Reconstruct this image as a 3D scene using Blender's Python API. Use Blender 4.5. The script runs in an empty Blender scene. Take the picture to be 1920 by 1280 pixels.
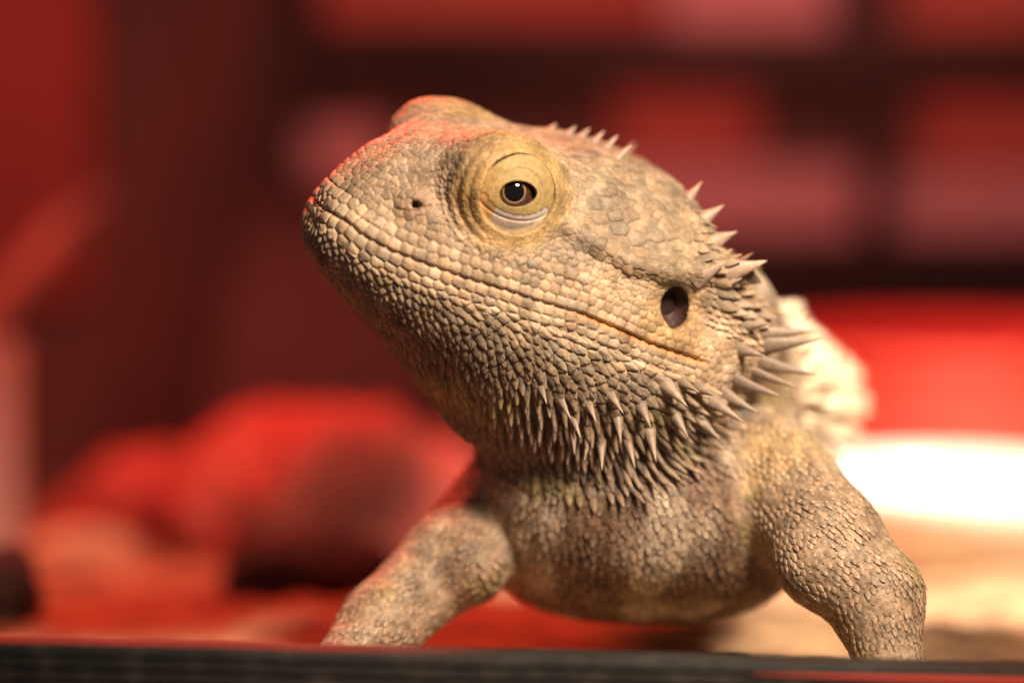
import bpy, bmesh, math, random
import numpy as np
from mathutils import Vector, Matrix
from mathutils.kdtree import KDTree
# Everything is laid out in working units of 0.06 mm; SC turns them into metres. x right, y away from the camera, z up.
SC = 6e-5
ZG = 640.0                                         # the sand lies this far below the camera's height
sc = bpy.context.scene
C = sc.collection
def M(p): return ((np.asarray(p, float) + [0, 0, ZG]) * SC)
# ---------------------------------------------------------------- camera
cd = bpy.data.cameras.new('camera'); cam = bpy.data.objects.new('camera', cd); C.objects.link(cam); sc.camera = cam
D0 = 5333.0
cam.location = M((0, -D0, 0)); cam.rotation_euler = (math.pi / 2, 0, 0)
cd.lens = 100; cd.sensor_width = 36; cd.clip_start = .02; cd.clip_end = 20
cd.dof.use_dof = True; cd.dof.focus_distance = (D0 - 10) * SC; cd.dof.aperture_fstop = 6.4
# ---------------------------------------------------------------- world: a dim room
w = bpy.data.worlds.new("World"); sc.world = w; w.use_nodes = True
bg = w.node_tree.nodes['Background']; bg.inputs[0].default_value = (1.0, .80, .70, 1); bg.inputs[1].default_value = .065
# ---------------------------------------------------------------- lamps
def lamp(name, kind, loc, target, power, col, size=.05, spot=None, blend=.4, size_y=None):
    d = bpy.data.lights.new(name, kind); o = bpy.data.objects.new(name, d); C.objects.link(o)
    o.location = M(loc); v = Vector(M(target)) - Vector(M(loc)); o.rotation_euler = v.to_track_quat('-Z', 'Y').to_euler()
    d.energy = power; d.color = col
    if kind == 'AREA':
        d.size = size
        if size_y: d.shape = 'RECTANGLE'; d.size_y = size_y
    else: d.shadow_soft_size = size
    if kind == 'SPOT': d.spot_size = math.radians(spot); d.spot_blend = blend
    return o
lamp('key_lamp', 'SPOT', (1350, -2250, 1950), (170, 60, -60), 3.25, (1.0, .77, .56), .022, 42, .6)
lamp('basking_lamp', 'SPOT', (2200, 700, 2100), (1330, 2250, -450), 8.8, (1.0, .85, .66), .012, 47, .5)
lamp('torso_fill_spot', 'SPOT', (2100, 1500, 2000), (600, 900, 40), 3.8, (1.0, .82, .60), .012, 24, .5)  # added spot that only brightens the torso, beside the one basking bulb
lamp('red_heat_lamp', 'AREA', (-900, 2500, 2300), (-200, 700, -200), .62, (1.0, .06, .03), .06)
lamp('red_lamp_far', 'AREA', (1200, 4200, 2500), (600, 6300, 0), .22, (1.0, .19, .15), .10)
lamp('red_lamp_left', 'AREA', (-2900, 3300, 1700), (-2200, 5600, 300), .26, (1.0, .13, .09), .06)
sc.view_settings.view_transform = 'Standard'; sc.view_settings.look = 'None'; sc.view_settings.exposure = 0; sc.view_settings.gamma = 1
sc.view_settings.use_curve_mapping = False
sc.cycles.use_denoising = True
sc.cycles.max_bounces = 6
random.seed(7); rng = np.random.default_rng(7)
# ---------------------------------------------------------------- materials
def mat(name, col, rough=.6, metal=0, spec=.5, coat=0, noise=None, bump=None, emit=None):
    m = bpy.data.materials.new(name); m.use_nodes = True; N = m.node_tree.nodes; L = m.node_tree.links; b = N['Principled BSDF']
    b.inputs['Base Color'].default_value = (*col, 1); b.inputs['Roughness'].default_value = rough; b.inputs['Metallic'].default_value = metal
    b.inputs['Specular IOR Level'].default_value = spec; b.inputs['Coat Weight'].default_value = coat; b.inputs['Coat Roughness'].default_value = .05
    tc = N.new('ShaderNodeTexCoord')
    if noise:
        sca, col2, lo, hi = noise
        n = N.new('ShaderNodeTexNoise'); n.inputs['Scale'].default_value = sca; n.inputs['Detail'].default_value = 6; L.new(tc.outputs['Object'], n.inputs['Vector'])
        r = N.new('ShaderNodeValToRGB'); r.color_ramp.elements[0].position = lo; r.color_ramp.elements[1].position = hi
        r.color_ramp.elements[0].color = (*col, 1); r.color_ramp.elements[1].color = (*col2, 1)
        L.new(n.outputs['Fac'], r.inputs['Fac']); L.new(r.outputs['Color'], b.inputs['Base Color'])
    if bump:
        sca, st, dist = bump
        n = N.new('ShaderNodeTexNoise'); n.inputs['Scale'].default_value = sca; n.inputs['Detail'].default_value = 5; L.new(tc.outputs['Object'], n.inputs['Vector'])
        bp = N.new('ShaderNodeBump'); bp.inputs['Strength'].default_value = st; bp.inputs['Distance'].default_value = dist
        L.new(n.outputs['Fac'], bp.inputs['Height']); L.new(bp.outputs['Normal'], b.inputs['Normal'])
    return m
def skin_mat(name, rough=.55, spec=.35, bump=.5, sss=.0):
    m = mat(name, (.5, .4, .3), rough, 0, spec); N = m.node_tree.nodes; L = m.node_tree.links; b = N['Principled BSDF']
    at = N.new('ShaderNodeAttribute'); at.attribute_name = 'Col'; tc = N.new('ShaderNodeTexCoord')
    n = N.new('ShaderNodeTexNoise'); n.inputs['Scale'].default_value = 1500; n.inputs['Detail'].default_value = 4; L.new(tc.outputs['Object'], n.inputs['Vector'])
    mr = N.new('ShaderNodeMapRange'); mr.inputs['From Min'].default_value = .3; mr.inputs['From Max'].default_value = .7; mr.inputs['To Min'].default_value = .78; mr.inputs['To Max'].default_value = 1.2
    L.new(n.outputs['Fac'], mr.inputs['Value'])
    vm = N.new('ShaderNodeVectorMath'); vm.operation = 'SCALE'; L.new(at.outputs['Color'], vm.inputs[0]); L.new(mr.outputs['Result'], vm.inputs['Scale'])
    L.new(vm.outputs['Vector'], b.inputs['Base Color'])
    n2 = N.new('ShaderNodeTexNoise'); n2.inputs['Scale'].default_value = 2600; n2.inputs['Detail'].default_value = 3; L.new(tc.outputs['Object'], n2.inputs['Vector'])
    bp = N.new('ShaderNodeBump'); bp.inputs['Strength'].default_value = bump; bp.inputs['Distance'].default_value = 1.5e-4
    L.new(n2.outputs['Fac'], bp.inputs['Height']); L.new(bp.outputs['Normal'], b.inputs['Normal'])
    if sss: b.inputs['Subsurface Weight'].default_value = sss; b.inputs['Subsurface Radius'].default_value = (1.0, .45, .25); b.inputs['Subsurface Scale'].default_value = 8e-4
    return m
# ---------------------------------------------------------------- mesh helpers (coordinates in working units)
def mesh_ob(name, verts, faces, m=None, parent=None, smooth=True, cols=None, origin=None):
    me = bpy.data.meshes.new(name)
    v = M(verts); og = M(origin) if origin is not None else np.zeros(3)
    me.from_pydata((v - og).tolist(), [], [list(map(int, f)) for f in faces]); me.update()
    if m: me.materials.append(m)
    if smooth: me.polygons.foreach_set('use_smooth', np.ones(len(me.polygons), bool))
    if cols is not None:
        a = me.color_attributes.new('Col', 'FLOAT_COLOR', 'POINT'); a.data.foreach_set('color', np.concatenate([cols, np.ones((len(cols), 1))], 1).astype(np.float32).ravel())
    o = bpy.data.objects.new(name, me); C.objects.link(o)
    if parent:
        o.parent = parent; o.matrix_parent_inverse = Matrix.Identity(4); o.location = Vector(og) - parent.location
    else: o.location = og
    return o
def tag(o, label=None, cat=None, group=None, kind=None):
    for k, v in (('label', label), ('category', cat), ('group', group), ('kind', kind)):
        if v: o[k] = v
    return o
def empty(name, loc):
    o = bpy.data.objects.new(name, None); C.objects.link(o); o.location = M(loc); o.empty_display_size = .01; return o
def nz(P, s, seed=0, oct=3):                       # cheap smooth noise, -1..1, feature size s
    P = np.asarray(P, float) / s; r = np.random.default_rng(seed); out = 0; amp = 1; tot = 0
    for _ in range(oct):
        a = 0
        for _ in range(5):
            d = r.normal(size=3); d /= np.linalg.norm(d); a = a + np.sin(P @ (d * 6.283 * r.uniform(.6, 1.1)) + r.uniform(0, 6.28))
        out = out + amp * a / 2.6; tot += amp; amp *= .5; P = P * 2.03
    return np.clip(out / tot, -1, 1)
def sstep(a, b, x): t = np.clip((x - a) / (b - a), 0, 1); return t * t * (3 - 2 * t)
# ---------------------------------------------------------------- working units: 1 unit = 0.06 mm
def PX(px, py, y=0.0):            # point seen at photo position px,py (of 1920x1280) at depth y behind the focus plane
    k = (D0 + y) / D0
    return np.array([(px - 960) * k, y, (640 - py) * k])
def nrm(v): return np.asarray(v, float) / np.linalg.norm(v)
F_ = nrm([-.80, -.50, .335])
L_ = np.array([-.47, .83, .34]); L_ = nrm(L_ - F_ * L_.dot(F_))
U_ = np.cross(F_, L_); U_ = U_ if U_[2] > 0 else -U_
O_ = PX(592, 398, 0)
HM = np.stack([-F_, L_, U_])      # rows: back, far-lateral, up
def to_head(p): return (p - O_) @ HM.T
def from_head(q): return np.asarray(q) @ HM + O_
# stations of the head: s, centre height, then (half width, height) from top mid-line round to the throat
ST = [
 (6,   8,  [(0,58),(26,52),(44,24),(52,5),(44,-22),(24,-40),(0,-44)]),
 (25,  12, [(0,92),(44,84),(76,42),(92,10),(86,-30),(48,-62),(0,-70)]),
 (60,  20, [(0,148),(62,140),(104,64),(126,10),(114,-40),(62,-84),(0,-90)]),
 (120, 30, [(0,212),(80,210),(128,108),(160,12),(148,-50),(88,-108),(0,-118)]),
 (190, 40, [(0,246),(104,262),(152,156),(196,16),(184,-55),(112,-130),(0,-142)]),
 (270, 50, [(0,266),(116,282),(166,256),(196,170),(234,30),(218,-60),(130,-155),(0,-178)]),
 (350, 60, [(0,288),(120,296),(182,262),(215,170),(257,40),(242,-65),(150,-190),(0,-222)]),
 (440, 60, [(0,320),(130,320),(204,266),(248,165),(282,46),(272,-82),(180,-208),(0,-244)]),
 (540, 60, [(0,338),(130,334),(222,276),(275,160),(304,52),(294,-100),(205,-226),(0,-262)]),
 (640, 60, [(0,336),(130,334),(236,286),(300,150),(320,52),(306,-118),(215,-236),(0,-275)]),
 (715, 60, [(0,280),(130,284),(240,258),(312,140),(325,42),(306,-126),(210,-234),(0,-270)]),
 (780, 55, [(0,205),(120,214),(222,204),(292,124),(304,30),(275,-110),(160,-205),(0,-230)]),
 (840, 45, [(0,150),(100,155),(180,130),(225,80),(232,0),(205,-90),(120,-160),(0,-180)]),
]
def _table():
    nt, ns = 181, 176
    TH = np.linspace(0, np.pi, nt)
    rows, ss, cs = [], [], []
    for s, bc, pts in ST:
        p = np.array(pts, float); th = np.arctan2(p[:, 0], p[:, 1] - bc); r = np.hypot(p[:, 0], p[:, 1] - bc)
        th[0] = 0; th[-1] = np.pi
        te = np.concatenate([-th[1:][::-1], th, 2*np.pi - th[:-1][::-1]]); re = np.concatenate([r[1:][::-1], r, r[:-1][::-1]])
        # resample finely in cartesian then smooth
        xx = np.linspace(-np.pi, 2*np.pi, 541); v = np.interp(xx, te, re)
        k = np.exp(-0.5*(np.arange(-30, 31)/9.0)**2); k /= k.sum()
        v = np.convolve(np.pad(v, 30, mode='edge'), k, mode='valid')
        rows.append(np.interp(TH, xx, v)); ss.append(s); cs.append(bc)
    rows = np.array([np.zeros(nt)] + rows + [np.zeros(nt)]); ss = np.array([0] + ss + [895.]); cs = np.array([0] + cs + [30.])
    q = np.sqrt(ss); Q = np.linspace(0, q[-1], ns)
    T = np.array([np.interp(Q, q, rows[:, j]) for j in range(nt)]).T
    C = np.interp(Q, q, cs)
    k = np.exp(-0.5*(np.arange(-8, 9)/2.6)**2); k /= k.sum()
    def sm(v):
        e = np.concatenate([2*v[:1] - v[8:0:-1], v, 2*v[-1:] - v[-2:-10:-1]])
        return np.convolve(e, k, mode='valid')
    T = np.array([sm(T[:, j]) for j in range(nt)]).T; C = sm(C)
    T[0] = 0
    return T, C, Q[-1], nt, ns
HT, HC, HQ, HNT, HNS = _table()
def f_head(P):
    q = to_head(P); s, a, b = q[:, 0], np.abs(q[:, 1]), q[:, 2]
    x = np.sqrt(np.clip(s, 0, None)) / HQ * (HNS - 1); xo = np.clip(x, 0, HNS - 1.001); i = xo.astype(int); fx = xo - i
    c = HC[i] * (1 - fx) + HC[i + 1] * fx
    th = np.arctan2(a, b - c); rho = np.hypot(a, b - c)
    y = np.clip(th / np.pi * (HNT - 1), 0, HNT - 1.001); j = y.astype(int); fy = y - j
    r = (HT[i, j]*(1-fy) + HT[i, j+1]*fy)*(1-fx) + (HT[i+1, j]*(1-fy) + HT[i+1, j+1]*fy)*fx
    F = rho - r
    F = np.where(s < 0, np.hypot(rho, s), F)
    e = s - 895
    F = np.where(e > 0, np.hypot(rho, e), F)
    return F * 0.75
def ell(P, c, r, R=None):
    d = P - c
    if R is not None: d = d @ R.T
    r = np.asarray(r, float); k0 = np.sqrt(((d / r)**2).sum(1)); k1 = np.sqrt(((d / r**2)**2).sum(1)) + 1e-9
    return k0 * (k0 - 1) / k1
def cap(P, a, b, ra, rb):
    pa = P - a; ba = b - a; h = np.clip(pa @ ba / ba.dot(ba), 0, 1)
    return np.linalg.norm(pa - h[:, None] * ba, axis=1) - (ra + (rb - ra) * h)
def smin(a, b, k):
    h = np.clip(0.5 + 0.5 * (b - a) / k, 0, 1); return b * (1 - h) + a * h - k * h * (1 - h)
def smax(a, b, k): return -smin(-a, -b, k)
def W(px, py, y): return PX(px, py, y)
def chain(P, pts, k=30):
    F = None
    for (a, ra), (b, rb) in zip(pts[:-1], pts[1:]):
        c = cap(P, a, b, ra, rb); F = c if F is None else smin(F, c, k)
    return F
E_LOC = None
def eye_frame():
    c = PX(962, 376, 0)
    return c
EYE_Q = np.array([268., -146., 197.])      # eye centre in head coordinates (near side); mirrored for the far side
EYE_R = 74.0
def mir(q): q = np.array(q, float); q[1] = -q[1]; return q
RIDGES = [((372, -216, 186), (437, -242, 180), 15), ((437, -242, 180), (510, -266, 178), 16), ((510, -266, 178), (575, -276, 192), 18),
          ((575, -276, 192), (640, -276, 212), 20), ((640, -276, 212), (700, -262, 236), 22), ((700, -262, 236), (752, -246, 250), 20), ((384, -172, 258), (450, -178, 272), 13), ((450, -178, 272), (530, -174, 290), 10)]
EAR_Q = np.array([626., -306., 136.]); NOSE_Q = np.array([113., -133., 101.])
def f_all(P):
    F = f_head(P)
    Q = to_head(P)
    for sg in (0, 1):
        Qm = Q * [1, -1, 1] if sg else Q                               # every feature of the near side has its twin
        F = smin(F, ell(Qm, EYE_Q + [-6, 10, 3], (126, 100, 97)), 36)  # brow and orbit bulge
        F = smin(F, ell(Qm, np.array([120, -114, 98.]), (38, 30, 32)), 14)       # nostril mound
        F = smin(F, ell(Qm, np.array([720, -225, 0.]), (120, 90, 110)), 60)
        F = smin(F, ell(Qm, np.array([796, -232, 104.]), (98, 72, 110)), 36)     # jowl behind the ear
        F = smax(F, -ell(Qm, np.array([640, -345, 150.]), (120, 60, 42)), 26)     # hollow in front of the brow
        for a, b, r in RIDGES: F = smin(F, cap(Qm, np.array(a, float), np.array(b, float), r, r), 16)
    F = smin(F, f_body(P), 45)
    for sg in (0, 1):
        Qm = Q * [1, -1, 1] if sg else Q
        F = smax(F, -ell(Qm, EAR_Q, (34, 62, 44), EAR_R), 7)
        F = smax(F, -ell(Qm, NOSE_Q, (13, 17, 11)), 5)
        n = eye_n(sg)
        c = from_head(mir(EYE_Q) if sg else EYE_Q) + n * 66
        F = smax(F, -ell(P, c, (74, 74, 74)), 8)
    return F
_c, _s = np.cos(np.radians(28)), np.sin(np.radians(28))
EAR_R = np.array([[_c, 0, _s], [0, 1, 0], [-_s, 0, _c]])
def eye_n(sg=0):
    q = nrm([-.22, -1, .10]);
    if sg: q = mir(q)
    return q @ HM
ZGR = 640.0
HANDS = [(W(640, 1250, 110), -1), (W(1668, 1252, -10), 1)]
TOES = [(1.0, -.25, 52), (.62, -.75, 82), (.15, -1.0, 92), (-.35, -.95, 80), (-.85, -.45, 50)]
def f_body(P):
    B = ell(P, W(1150, 850, 260), (235, 140, 230))                       # gular pouch and neck
    B = smin(B, ell(P, W(1040, 735, 250), (225, 150, 130)), 60)
    B = smin(B, cap(P, W(1290, 640, 420), W(1330, 760, 700), 195, 240), 70)
    B = smin(B, ell(P, W(1208, 950, 430), (362, 315, 232)), 60)            # chest
    B = smin(B, ell(P, W(1075, 1010, 440), (160, 210, 130)), 70)
    B = smin(B, ell(P, W(1340, 1015, 430), (150, 210, 130)), 70)
    tr = ell(P, W(1295, 762, 1100), (362, 780, 182), np.array([[.985, -.17, 0], [.17, .985, 0], [0, 0, 1]]))
    B = smin(B, tr, 90)
    B = smin(B, chain(P, [(W(985, 915, 420), 116), (W(850, 1045, 300), 92), (W(715, 1170, 200), 76), (W(640, 1250, 110), 56)]), 40)
    B = smin(B, ell(P, W(888, 1062, 240), (62, 72, 68)), 40)
    B = smin(B, chain(P, [(W(1440, 890, 300), 120), (W(1550, 1010, 110), 100), (W(1640, 1120, 40), 88), (W(1668, 1240, -10), 62)]), 40)
    B = smin(B, ell(P, W(1535, 1065, 60), (70, 70, 70)), 50)
    m = P[:, 2] < -480                                                   # hands: palm and five toes each
    if m.any():
        Q = P[m]; b = B[m]
        for c, sgn in HANDS:
            b = smin(b, ell(Q, c + [0, -14, -4], (50, 52, 22)), 18)
            for k, (x, y, ln) in enumerate(TOES):
                r0 = c + np.array([x * 22 * sgn, -20, -8.]); k1 = c + np.array([x * (30 + ln * .5) * sgn, y * ln * .6 - 20, 4.]); k2 = np.array([c[0] + x * (34 + ln) * sgn, c[1] + y * ln - 24, -ZGR + 9])
                b = smin(b, smin(cap(Q, r0, k1, 14, 12), cap(Q, k1, k2, 12, 8), 5), 7)
        B = B.copy(); B[m] = b
    return B
def ray_hit(px, py):                                                    # where the photo's sight line meets the animal
    o = np.array([0, -D0, 0.]); d = nrm(PX(px, py, 0) - o); t = D0 * .9
    for _ in range(200):
        v = float(f_all((o + d * t)[None])[0])
        if v < .3: return o + d * t
        t += max(v * .8, .5)
        if t > D0 * 1.5: return None
    return o + d * t
# ---------------------------------------------------------------- surface nets
def surface_nets(f, lo, hi, h):
    lo = np.array(lo, float); n = np.ceil((np.array(hi) - lo) / h).astype(int) + 1
    xs = [lo[i] + h * np.arange(n[i]) for i in range(3)]
    V = np.empty(n, np.float32)
    for i in range(n[0]):
        Y, Z = np.meshgrid(xs[1], xs[2], indexing='ij')
        V[i] = f(np.stack([np.full(Y.size, xs[0][i]), Y.ravel(), Z.ravel()], 1)).reshape(Y.shape)
    S = V < 0
    acc = np.zeros(tuple(n - 1) + (3,), np.float32); cnt = np.zeros(tuple(n - 1), np.float32)
    def sl(a, o): return a[o[0]:n[0]-1+o[0], o[1]:n[1]-1+o[1], o[2]:n[2]-1+o[2]]
    for ax in range(3):
        e = np.zeros(3, int); e[ax] = 1; o1, o2 = [k for k in range(3) if k != ax]
        for u in (0, 1):
            for v in (0, 1):
                a = np.zeros(3, int); a[o1] = u; a[o2] = v; b = a + e
                A, Bv = sl(V, a), sl(V, b); m = (A < 0) != (Bv < 0)
                t = np.where(m, A / np.where(m, A - Bv, 1), 0)
                for k in range(3):
                    acc[..., k] += np.where(m, a[k] + (t if k == ax else 0), 0)
                cnt += m
    idx = -np.ones(tuple(n - 1), int); act = cnt > 0; idx[act] = np.arange(act.sum())
    g = np.argwhere(act); pos = lo + h * (g + acc[act] / cnt[act][:, None])
    faces = []
    for ax in range(3):
        o1, o2 = [(1, 2), (2, 0), (0, 1)][ax]
        e = np.zeros(3, int); e[ax] = 1
        A = S; sh = [slice(0, n[k] - 1) if k == ax else slice(1, n[k] - 1) for k in range(3)]
        sh2 = [slice(1, n[k]) if k == ax else slice(1, n[k] - 1) for k in range(3)]
        a, b = A[tuple(sh)], A[tuple(sh2)]; c = np.argwhere(a != b)
        base = c.copy()
        for k in range(3):
            if k != ax: base[:, k] += 1
        d1 = np.zeros(3, int); d1[o1] = 1; d2 = np.zeros(3, int); d2[o2] = 1
        q = np.stack([idx[tuple((base - x).T)] for x in (d1 + d2, d2, 0*d1, d1)], 1)
        fl = a[tuple(c.T)]
        q[~fl] = q[~fl][:, ::-1]
        faces.append(q)
    return pos, np.concatenate(faces)
def grad(f, P, e=1.5):
    g = np.empty_like(P)
    for k in range(3):
        d = np.zeros(3); d[k] = e; g[:, k] = (f(P + d) - f(P - d)) / (2 * e)
    return g
def project(f, P, it=2, lim=6):
    for _ in range(it):
        g = grad(f, P); v = f(P); st = -(v / np.maximum((g**2).sum(1), .05))[:, None] * g
        l = np.linalg.norm(st, axis=1, keepdims=True); st *= np.minimum(1, lim / np.maximum(l, 1e-9)); P = P + st
    return P
# ================================================================ THE PLACE
def sheet(name, x0, x1, y0, y1, nx, ny, hf, m):
    X, Y = np.meshgrid(np.linspace(x0, x1, nx), np.linspace(0, 1, ny)**1.6 * (y1 - y0) + y0, indexing='ij'); P = np.stack([X.ravel(), Y.ravel(), np.zeros(X.size)], 1)
    P[:, 2] = -ZG + hf(P); f = [[i*ny+j, (i+1)*ny+j, (i+1)*ny+j+1, i*ny+j+1] for i in range(nx-1) for j in range(ny-1)]
    return mesh_ob(name, P, f, m)
SAND = mat('sand', (.40, .25, .14), .95, 0, .2, 0, (60, (.13, .065, .04), .42, .66), (1400, .9, 6e-4))
def sand_h(P):
    h = nz(P, 520, 41, 3) * 20 + nz(P, 90, 43, 3) * 13 + nz(P, 22, 44, 2) * 2.5
    h -= 6
    h += 95 * np.exp(-(((P[:, 0] + 1250) / 250)**2 + ((P[:, 1] - 3300) / 420)**2))       # heap at the left
    return h
tag(sheet('sand_ground', -5200, 5200, -560, 8200, 300, 330, sand_h, SAND), kind='structure')
def box(name, x0, x1, y0, y1, z0, z1, m, parent=None, bev=8, rot=None, wob=0):
    bm = bmesh.new(); bmesh.ops.create_cube(bm, size=1)
    for v in bm.verts: v.co = Vector((x0 + (v.co.x + .5) * (x1 - x0), y0 + (v.co.y + .5) * (y1 - y0), z0 + (v.co.z + .5) * (z1 - z0)))
    if bev: bmesh.ops.bevel(bm, geom=bm.edges[:], offset=bev, segments=3, affect='EDGES', profile=.6)
    c = Vector(((x0+x1)/2, (y0+y1)/2, (z0+z1)/2))
    if rot:
        for v in bm.verts: v.co = c + Matrix.Rotation(rot[1], 3, rot[0]) @ (v.co - c)
    vs = np.array([v.co[:] for v in bm.verts]); fs = [[v.index for v in f.verts] for f in bm.faces]; bm.free()
    return mesh_ob(name, vs, fs, m, parent, smooth=False, origin=tuple(c))
BK = D0 + 6600.0                                    # distance of the back of the tank
def bx(px, y=6600): return (px - 960) * (D0 + y) / D0
def bz(py, y=6600): return (640 - py) * (D0 + y) / D0
BLACK = mat('black_plastic', (.014, .013, .013), .5, 0, .5, 0, None, (500, .3, 3e-4))
DARKB = mat('dark_backdrop', (.075, .065, .06), .8, 0, .3, 0, (7, (.20, .12, .10), .40, .75))
REDB = mat('red_brick_backdrop', (.30, .085, .065), .8, 0, .3, 0, (14, (.46, .22, .17), .35, .75))
PINK = mat('pale_slat', (.46, .38, .43), .6, 0, .3, 0, (10, (.56, .42, .45), .3, .7))
tag(box('back_wall', bx(-1500), bx(3400), 6700, 6790, -ZG - 60, bz(-500), DARKB, bev=0), kind='structure')
rack = empty('wire_rack', (bx(1200), 6500, -ZG)); tag(rack, 'black framed rack with pale shelves, blurred behind the lizard', 'rack')
def rbox(n, a, b, c_, d, m, y=6500, th=70): return box(n, bx(a, y), bx(b, y), y, y + th, bz(d, y), bz(c_, y), m, rack, 10)
rbox('crossbar', 545, 2200, 66, 150, BLACK); rbox('crossbar', 1180, 2200, 452, 560, BLACK); rbox('upright', 488, 560, -200, 395, BLACK, 6440); rbox('upright', 1612, 1662, -200, 600, BLACK, 6440, 50)
rbox('shelf', 1150, 1612, 312, 440, PINK, 6560); rbox('shelf', 1672, 2200, 330, 440, PINK, 6560); rbox('shelf', 566, 720, 236, 345, PINK, 6560)
rbox('panel', -300, 175, -200, 560, mat('dull_red_panel', (.30, .09, .075), .8, 0, .3, 0, (10, (.20, .07, .06), .35, .7)), 6600, 40); rbox('panel', 600, 1240, -200, 40, REDB, 6600, 40); rbox('panel', 1250, 1560, -200, 52, PINK, 6600, 40); rbox('panel', 1680, 2200, -200, 58, REDB, 6600, 40); rbox('panel', 1150, 1420, 165, 300, REDB, 6620, 40); rbox('panel', 1720, 2200, 170, 322, REDB, 6620, 40)
# lathe for the bowls
def lathe(name, prof, c, m, parent=None, seg=96):
    vs = [(c[0] + r * math.cos(t), c[1] + r * math.sin(t), c[2] + z) for r, z in prof for t in (2*math.pi*j/seg for j in range(seg))]
    fs = [[i*seg+j, i*seg+(j+1) % seg, (i+1)*seg+(j+1) % seg, (i+1)*seg+j] for i in range(len(prof)-1) for j in range(seg)]
    return mesh_ob(name, np.array(vs), fs, m, parent, origin=c)
WHITE = mat('white_ceramic', (.78, .72, .64), .25, 0, .5, .3, None, (60, .05, 1e-3)); REDP = mat('red_plastic', (.80, .10, .07), .6, 0, .5, .2)
by_ = 2900; cx = (1775 - 960) * (D0 + by_) / D0; 
wb = lathe('water_bowl', [(0, 4), (200, 0), (300, 22), (390, 75), (455, 150), (498, 235), (516, 290), (508, 304), (494, 300), (474, 240), (420, 150), (320, 80), (0, 60)], (cx, by_, -ZG - 10), WHITE)
wb.location.z -= 34 * SC; wb.rotation_euler = (math.radians(5), 0, 0)
tag(wb, 'glossy white round water bowl standing on the bright sand', 'bowl')
ry = 4300; rx = (1800 - 960) * (D0 + ry) / D0
rt = lathe('plastic_tub', [(0, 10), (560, 10), (600, 40), (690, 560), (712, 700), (736, 716), (740, 738), (722, 748), (694, 722), (680, 700), (590, 60), (0, 50)], (rx, ry, -ZG - 10), REDP)
rt.location.z -= 70 * SC; rt.rotation_euler = (math.radians(5), 0, 0)
tag(rt, 'large bright red plastic tub sunk at a tilt in the sand behind the white bowl', 'tub')
# rock hide: hollow mound with a dark mouth
ROCK = mat('red_rock', (.50, .12, .09), .9, 0, .2, 0, (22, (.12, .03, .025), .40, .64), (180, .8, 3e-3))
def blob(name, c, r, m, seed, amp=.14, cut=None, sub=5, parent=None):
    bm = bmesh.new(); bmesh.ops.create_icosphere(bm, subdivisions=sub, radius=1); vs = np.array([v.co[:] for v in bm.verts]); fs = [[v.index for v in f.verts] for f in bm.faces]; bm.free()
    k = 1 + amp * nz(vs, .9, seed, 4); P = vs * k[:, None] * np.array(r) + np.array(c)
    if cut: P = cut(P)
    return mesh_ob(name, P, fs, m, parent, origin=c)
hy = 3000
tag(blob('red_rock', ((640 - 960) * (D0 + hy) / D0, hy, -ZG + 70), (440, 420, 400), ROCK, 51, .20), 'large rounded rough rock lit deep red behind the lizard', 'rock')
tag(blob('red_rock', ((300 - 960) * (D0 + 3500) / D0, 3500, -ZG + 20), (330, 330, 270), ROCK, 57, .22), 'lower rough rock lit red, between the pale post and the larger rock', 'rock')
tag(blob('lit_sand_blob', ((150 - 960) * (D0 + 2900) / D0, 2900, -ZG + 40), (150, 110, 62), mat('lit_sand_colour', (.66, .47, .30), .9, 0, .2, 0, (60, (.45, .28, .17), .35, .7), (200, .6, 2e-3)), 59, .18), 'small pale blob standing in for a lit patch of sand by the pale post', 'stone')  # added for a lit patch of sand; the brightness is in its colour
DSTONE = mat('dark_stone_or_shade', (.035, .022, .02), .9, 0, .2, 0, (90, (.07, .04, .035), .35, .7), (200, .6, 2e-3))
tag(blob('dark_stone_or_shade', ((585 - 960) * (D0 + 1900) / D0, 1900, -ZG + 30), (235, 150, 128), DSTONE, 53, .16), 'flat dark stone standing in for the shadowed hollow in front of the large rock', 'stone')  # added where a hollow lies in shadow; its dark colour paints the shade
LOG = mat('weathered_wood', (.42, .30, .24), .85, 0, .2, 0, (45, (.22, .13, .10), .3, .7), (150, .6, 2e-3))
def tube(name, pts, rad, m, parent=None, seg=20, seed=1):
    pts = [np.array(p, float) for p in pts]; P = []; n = len(pts)
    sm = np.linspace(0, n - 1, 28); pp = np.stack([np.interp(sm, range(n), [p[k] for p in pts]) for k in range(3)], 1); rr_ = np.interp(sm, range(n), rad)
    vs = []
    for i in range(len(pp)):
        t = nrm(pp[min(i+1, len(pp)-1)] - pp[max(i-1, 0)]); a_ = nrm(np.cross(t, [0.13, 1, .2])); b_ = np.cross(t, a_)
        for j in range(seg): f = j/seg*2*np.pi; vs.append(pp[i] + rr_[i] * (np.cos(f) * a_ + np.sin(f) * b_))
    vs = np.array(vs); vs += (nz(vs, 120, seed, 3)[:, None]) * 8
    fs = [[i*seg+j, i*seg+(j+1) % seg, (i+1)*seg+(j+1) % seg, (i+1)*seg+j] for i in range(len(pp)-1) for j in range(seg)]
    k = len(vs); vs = np.concatenate([vs, pp[:1], pp[-1:]]); fs += [[(j+1) % seg, j, k] for j in range(seg)] + [[k-1-seg+j+0, k-1-seg+(j+1) % seg if j < seg-1 else k-seg, k+1] for j in range(seg) if False]
    return mesh_ob(name, vs, fs, m, parent, origin=pts[0])
b = tube('branch', [W(-60, 640, 3600), W(60, 500, 3700), W(110, 430, 3900), W(185, 375, 4200)], [56, 44, 36, 26], LOG)
tag(b, 'slanting wooden branch at the left edge, blurred and lit red', 'branch')
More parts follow.
